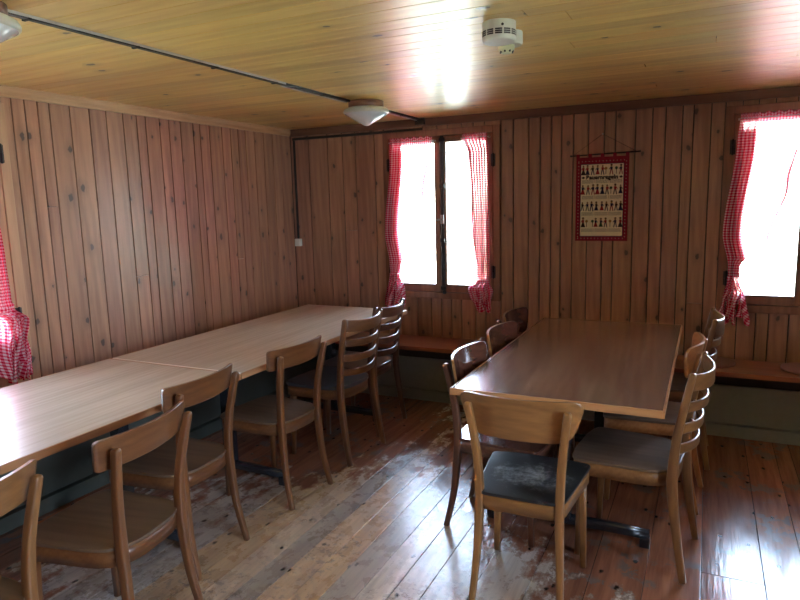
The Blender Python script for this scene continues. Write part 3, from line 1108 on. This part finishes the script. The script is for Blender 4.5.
# cable and metal strip between the lamps, then along the far wall and down the corner
root = empty('ceiling_cable', (1.23, 2.5, H)); tag(root, 'black cable with bright metal strip running across the ceiling between the lamps', 'cable')
z_ = -.008
for ya, yb in ((1.395, 3.582), (3.818, 4.668)):
    c = MB(); c.box(-.006, .018, ya - 2.5, yb - 2.5, -.014, -.0005, .003)
    for k in range(int((yb - ya) / .45) + 1):
        yy = ya + .08 + k * .45
        if yy < yb - .03: c.box(-.014, .022, yy - 2.506, yy - 2.494, -.017, -.0005, .002)
    c.build('black_cable', BLACK, root)
    c = MB()
    if ya < 2.9: c.box(.018, .023, ya - 2.5, .4, -.010, -.0005, .002)
    c.box(-.016, -.003, max(ya, 2.9) - 2.5, yb - 2.5, -.0175, -.0135, .001)
    c.build('metal_strip', STRIP, root)
g = MB(); g.box(1.205, 1.285, D - .05, D - .023, H - .05, H - .001, .006)
tag(g.build('junction_box', BLACK), 'small black junction box where the ceiling cable meets the window wall', 'junction box')
root = tag(empty('wall_cable', (0.03, D - .01, 2.1)), 'black cable along the top of the far wall and down the left corner', 'cable')
c = MB(); P = [(1.20, D - .012, 2.118), (.6, D - .012, 2.112), (.04, D - .012, 2.105)]
c.box(.034, 1.25, D - .020, D - .0005, 2.098, 2.118, .003)
c.box(.036, .050, D - .016, D - .0005, 1.255, 2.0985, .003)
o = c.build('black_cable', BLACK, root); o.location = -root.location
g = MB(); g.box(.018, .076, D - .034, D - .0005, 1.19, 1.255, .006)
o = tag(g.build('light_switch', WHITEP), 'small white switch low in the far left corner at the end of the cable', 'switch')
g = MB(); g.box(.032, .062, D - .038, D - .033, 1.20, 1.24, .003); g.build('rocker', WHITEP, o)


# ------------------------------------------------------------------ smoke detectors
def detector(x, y, r, h, label, big=True):
    root = empty('smoke_detector', (x, y, H)); tag(root, label, 'smoke detector')
    body = WHITEP
    b = MB(); b.lathe([(r * .9, -h * .999), (r * .97, -h * .96), (r, -h * .85), (r, -h * .02), (r * .97, 0)], (0, 0, 0), 48)
    ob = b.build('housing', body, root)
    if big:
        v = MB()
        for k in range(12):
            a0 = 2 * pi * k / 12 + .05; a1 = 2 * pi * (k + 1) / 12 - .05
            for zz in (-h * .74, -h * .64, -h * .54):
                n0 = len(v.v)
                S_ = 5
                for q in range(S_ + 1):
                    a = lerp(a0, a1, q / S_)
                    for rr, dz in ((r + .0008, 0), (r + .0008, h * .075), (r - .003, h * .075), (r - .003, 0)):
                        v.v.append(Vector((rr * cos(a), rr * sin(a), zz + dz)))
                for q in range(S_):
                    for e_ in range(4):
                        A = n0 + q * 4 + e_; B = n0 + q * 4 + (e_ + 1) % 4
                        v.face((A, B, B + 4, A + 4))
                v.face([n0, n0 + 1, n0 + 2, n0 + 3]); v.face([n0 + S_ * 4 + i for i in range(4)])
        v.build('vent_slots', BLACK, root)
        d = MB(); a = radians(-62)
        d.lathe([(.0045, -.002), (.005, 0), (.0045, .002)], (0, 0, 0), 12)
        o = d.build('indicator', BLACK, root); o.location = ((r) * cos(a), r * sin(a), -h * .3); o.rotation_euler = (pi / 2, 0, a + pi / 2)
    else:
        d = MB(); d.lathe([(.004, -.030), (r * .35, -.028), (r * .6, -.018), (r * .66, 0)], (-.012, -.005, -h), 32)
        d.build('dome', YELLOWP, root)
        d = MB()
        for k in range(8):
            a = 2 * pi * k / 8
            d.box(r * .5 * cos(a) - .014, r * .5 * cos(a) - .008, r * .5 * sin(a) - .008, r * .5 * sin(a) - .002, -h - .026, -h - .008, .001)
        d.build('sensor_slots', BLACK, root)


detector(2.572, 2.375, .061, .070, 'large white smoke detector with dark vent slots on the ceiling')
detector(2.568, 2.53, .049, .05, 'smaller yellowish smoke detector just behind the slotted one', big=False)


# ------------------------------------------------------------------ printed wall hanging
def hanging():
    x0, x1, z0, z1 = 2.435, 2.79, 1.245, 1.828
    y = D - .012
    root = empty('wall_hanging', ((x0 + x1) / 2, y, z0)); tag(root, 'red bordered cloth hanging with rows of small printed figures and text on the far wall', 'wall hanging')
    RED = plain('red cotton', (.22, .014, .035), .85, spec=.2, sc=200)
    CREAM = plain('cream linen', (.82, .76, .58), .85, spec=.2, sc=150)
    NAVY = plain('navy print', (.02, .025, .07), .85, spec=.2)
    BRR = plain('dark red print', (.28, .03, .04), .85, spec=.2)
    INK = plain('dark ink', (.035, .025, .025), .85, spec=.2)
    GRN = plain('green print', (.03, .09, .05), .85, spec=.2)
    OCH = plain('ochre print', (.35, .22, .07), .85, spec=.2)
    WH = plain('white stitching', (.6, .55, .5), .85, spec=.2)
    mats = [RED, CREAM, NAVY, BRR, INK, GRN, OCH, WH]
    off = Vector(root.location)

    def fin(mb, name, m_):
        for v in mb.v: v -= off
        return mb.build(name, m_, root)
    b = MB()
    b.box(x0, x1, y, y + .003, z0, z1, .001)
    fin(b, 'cloth_border', RED)
    bx0, bx1, bz0, bz1 = x0 + .035, x1 - .035, z0 + .035, z1 - .05
    b = MB(); b.m = 2; b.box(bx0 - .004, bx1 + .004, y - .0008, y + .001, bz0 - .004, bz1 + .004)
    b.m = 1; b.box(bx0, bx1, y - .0014, y, bz0, bz1)
    b.m = 7
    k = 0
    xs = x0 + .018
    while xs < x1 - .01:
        for zz in (z0 + .018, z1 - .028):
            b.box(xs - .0022, xs + .0022, y - .001, y, zz - .0022, zz + .0022)
        xs += .0235
    zs = z0 + .03
    while zs < z1 - .03:
        for xx in (x0 + .018, x1 - .018):
            b.box(xx - .0022, xx + .0022, y - .001, y, zs - .0022, zs + .0022)
        zs += .0235
    rnd = random.Random(11)
    yy = y - .0021

    def poly(pts, mi):
        b.m = mi; n0 = len(b.v)
        for (px, pz) in pts: b.v.append(Vector((px, yy, pz)))
        b.face(range(n0, n0 + len(pts)))

    def disc(cx_, cz_, r, mi, n=10):
        poly([(cx_ + r * cos(2 * pi * i / n), cz_ + r * sin(2 * pi * i / n)) for i in range(n)], mi)

    def fig(cx_, cz_, s):
        top, low = rnd.choice([(2, 3), (3, 2), (2, 2), (3, 4), (4, 2), (2, 5)])
        woman = rnd.random() < .5
        disc(cx_, cz_ + .030 * s, .0058 * s, 6)
        disc(cx_, cz_ + .033 * s, .0055 * s, 4, 6)
        if rnd.random() < .5: poly([(cx_ - .009 * s, cz_ + .034 * s), (cx_ + .009 * s, cz_ + .034 * s), (cx_ + .004 * s, cz_ + .041 * s), (cx_ - .004 * s, cz_ + .041 * s)], 4)
        poly([(cx_ - .006 * s, cz_ + .005 * s), (cx_ + .006 * s, cz_ + .005 * s), (cx_ + .008 * s, cz_ + .024 * s), (cx_ - .008 * s, cz_ + .024 * s)], top)
        d_ = rnd.choice((-1, 1))
        poly([(cx_ + d_ * .007 * s, cz_ + .022 * s), (cx_ + d_ * .016 * s, cz_ + .010 * s), (cx_ + d_ * .013 * s, cz_ + .008 * s), (cx_ + d_ * .005 * s, cz_ + .017 * s)][::d_], top)
        if woman:
            poly([(cx_ - .015 * s, cz_ - .022 * s), (cx_ + .015 * s, cz_ - .022 * s), (cx_ + .005 * s, cz_ + .007 * s), (cx_ - .005 * s, cz_ + .007 * s)], low)
        else:
            for e_ in (-1, 1):
                poly([(cx_ + e_ * .009 * s - .003 * s, cz_ - .024 * s), (cx_ + e_ * .009 * s + .003 * s, cz_ - .024 * s), (cx_ + e_ * .003 * s + .003 * s, cz_ + .007 * s), (cx_ + e_ * .003 * s - .003 * s, cz_ + .007 * s)], low)
    Wp = bx1 - bx0; Hp = bz1 - bz0
    rows = [.047, .182, .297, .412]
    for ri, fz in enumerate(rows):
        zc_ = bz1 - fz
        k = 9
        for i in range(k):
            fx_ = bx0 + Wp * (i + .5) / k + rnd.uniform(-.006, .006)
            if rnd.random() < .16:
                disc(fx_, zc_ + .018, .010, rnd.choice((5, 6)), 9); poly([(fx_ - .002, zc_ - .022), (fx_ + .002, zc_ - .022), (fx_ + .002, zc_ + .012), (fx_ - .002, zc_ + .012)], 4)
            else:
                fig(fx_, zc_, rnd.uniform(.98, 1.12))
        # small blocks of lettering under each row, too small to read
        zl = zc_ - .036 - (.026 if ri == 0 else 0)
        for c_ in range(3):
            cx0 = bx0 + Wp * (c_ + .08) / 3; cx1 = bx0 + Wp * (c_ + .92) / 3
            for l_ in range(4):
                zz = zl - l_ * .0062
                xx = cx0
                while xx < cx1 - .004:
                    wl = rnd.uniform(.004, .013); xe = min(cx1, xx + wl)
                    poly([(xx, zz - .0013), (xe, zz - .0013), (xe, zz + .0013), (xx, zz + .0013)], 4)
                    xx = xe + .0028
            if c_:
                poly([(bx0 + Wp * c_ / 3 - .0015, zl - .02), (bx0 + Wp * c_ / 3 + .0015, zl - .02), (bx0 + Wp * c_ / 3 + .0015, zl + .004), (bx0 + Wp * c_ / 3 - .0015, zl + .004)], rnd.choice((3, 6)))
    # heading
    zt_ = bz1 - .047 - .043
    for sx in (0.055, .945):
        cx_ = bx0 + Wp * sx
        poly([(cx_ - .013, zt_), (cx_, zt_ - .009), (cx_ + .013, zt_), (cx_, zt_ + .009)], 4)
    for v in b.v: v -= off
    n = len(b.v)
    pn = b.build('printed_panel', mats, root)
    tcv = bpy.data.curves.new('heading', 'FONT'); tcv.body = 'Bauernregeln'; tcv.size = .038; tcv.align_x = 'CENTER'; tcv.align_y = 'CENTER'
    tcv.offset = .0023; tcv.extrude = .0003; tcv.space_character = 1.05
    to = bpy.data.objects.new('heading', tcv); COL.objects.link(to)
    bpy.context.view_layer.update()
    dg = bpy.context.evaluated_depsgraph_get()
    me = bpy.data.meshes.new_from_object(to.evaluated_get(dg))
    bpy.data.objects.remove(to)
    ho = bpy.data.objects.new('heading', me); COL.objects.link(ho); me.materials.clear(); me.materials.append(INK)
    ho.parent = root; ho.rotation_euler = (pi / 2, 0, 0)
    ho.location = Vector(((bx0 + bx1) / 2, yy - .0008, zt_)) - off
    # loops, rod, cord, nail
    for i in range(5):
        lx = x0 + .012 + (x1 - x0 - .024) * i / 4
        l = MB(); l.box(lx - .011, lx + .011, y - .007, y - .0055, z1 - .004, z1 + .022); l.box(lx - .011, lx + .011, y + .005, y + .0065, z1 - .004, z1 + .022)
        l.box(lx - .011, lx + .011, y - .007, y + .0065, z1 + .0215, z1 + .023)
        fin(l, 'hanging_loop', RED)
    r = MB(); r.tube([(x0 - .035, y, z1 + .014), (x1 + .065, y, z1 + .024)], .0045)
    for x_, z_ in ((x0 - .037, z1 + .014), (x1 + .067, z1 + .024)):
        r.box(x_ - .006, x_ + .006, y - .006, y + .006, z_ - .006, z_ + .006, .002)
    fin(r, 'rod', IRON)
    c = MB(); nx, nz = (x0 + x1) / 2 - .0, 1.982
    c.tube([(x0 - .02, y - .003, z1 + .018), (nx, y - .004, nz)], .0013, 6); c.tube([(nx, y - .004, nz), (x1 + .045, y - .003, z1 + .026)], .0013, 6)
    fin(c, 'cord', IRON)
    c = MB(); c.lathe([(.002, 0), (.007, .001), (.007, .004), (.002, .005)], (0, 0, 0), 14)
    o = c.build('nail', METAL, root); o.rotation_euler = (pi / 2, 0, 0); o.location = Vector((nx, y - .003, nz)) - off


hanging()

# repeats of a kind share a group
for o in COL.objects:
    c = o.get('category')
    if c == 'chair':
        o['group'] = 'chairs along the long left tables' if o.location.x < 2 else 'chairs around the right table'
    elif c == 'curtain': o['group'] = 'gingham curtains at the windows'
    elif c == 'lamp': o['group'] = 'conical ceiling lamps'
    elif c == 'cushion': o['group'] = 'round felt cushions on the bench'
    elif c == 'bench': o['group'] = 'wall benches'
    elif c == 'table': o['group'] = 'laminate dining tables'
    elif c == 'smoke detector': o['group'] = 'smoke detectors on the ceiling'
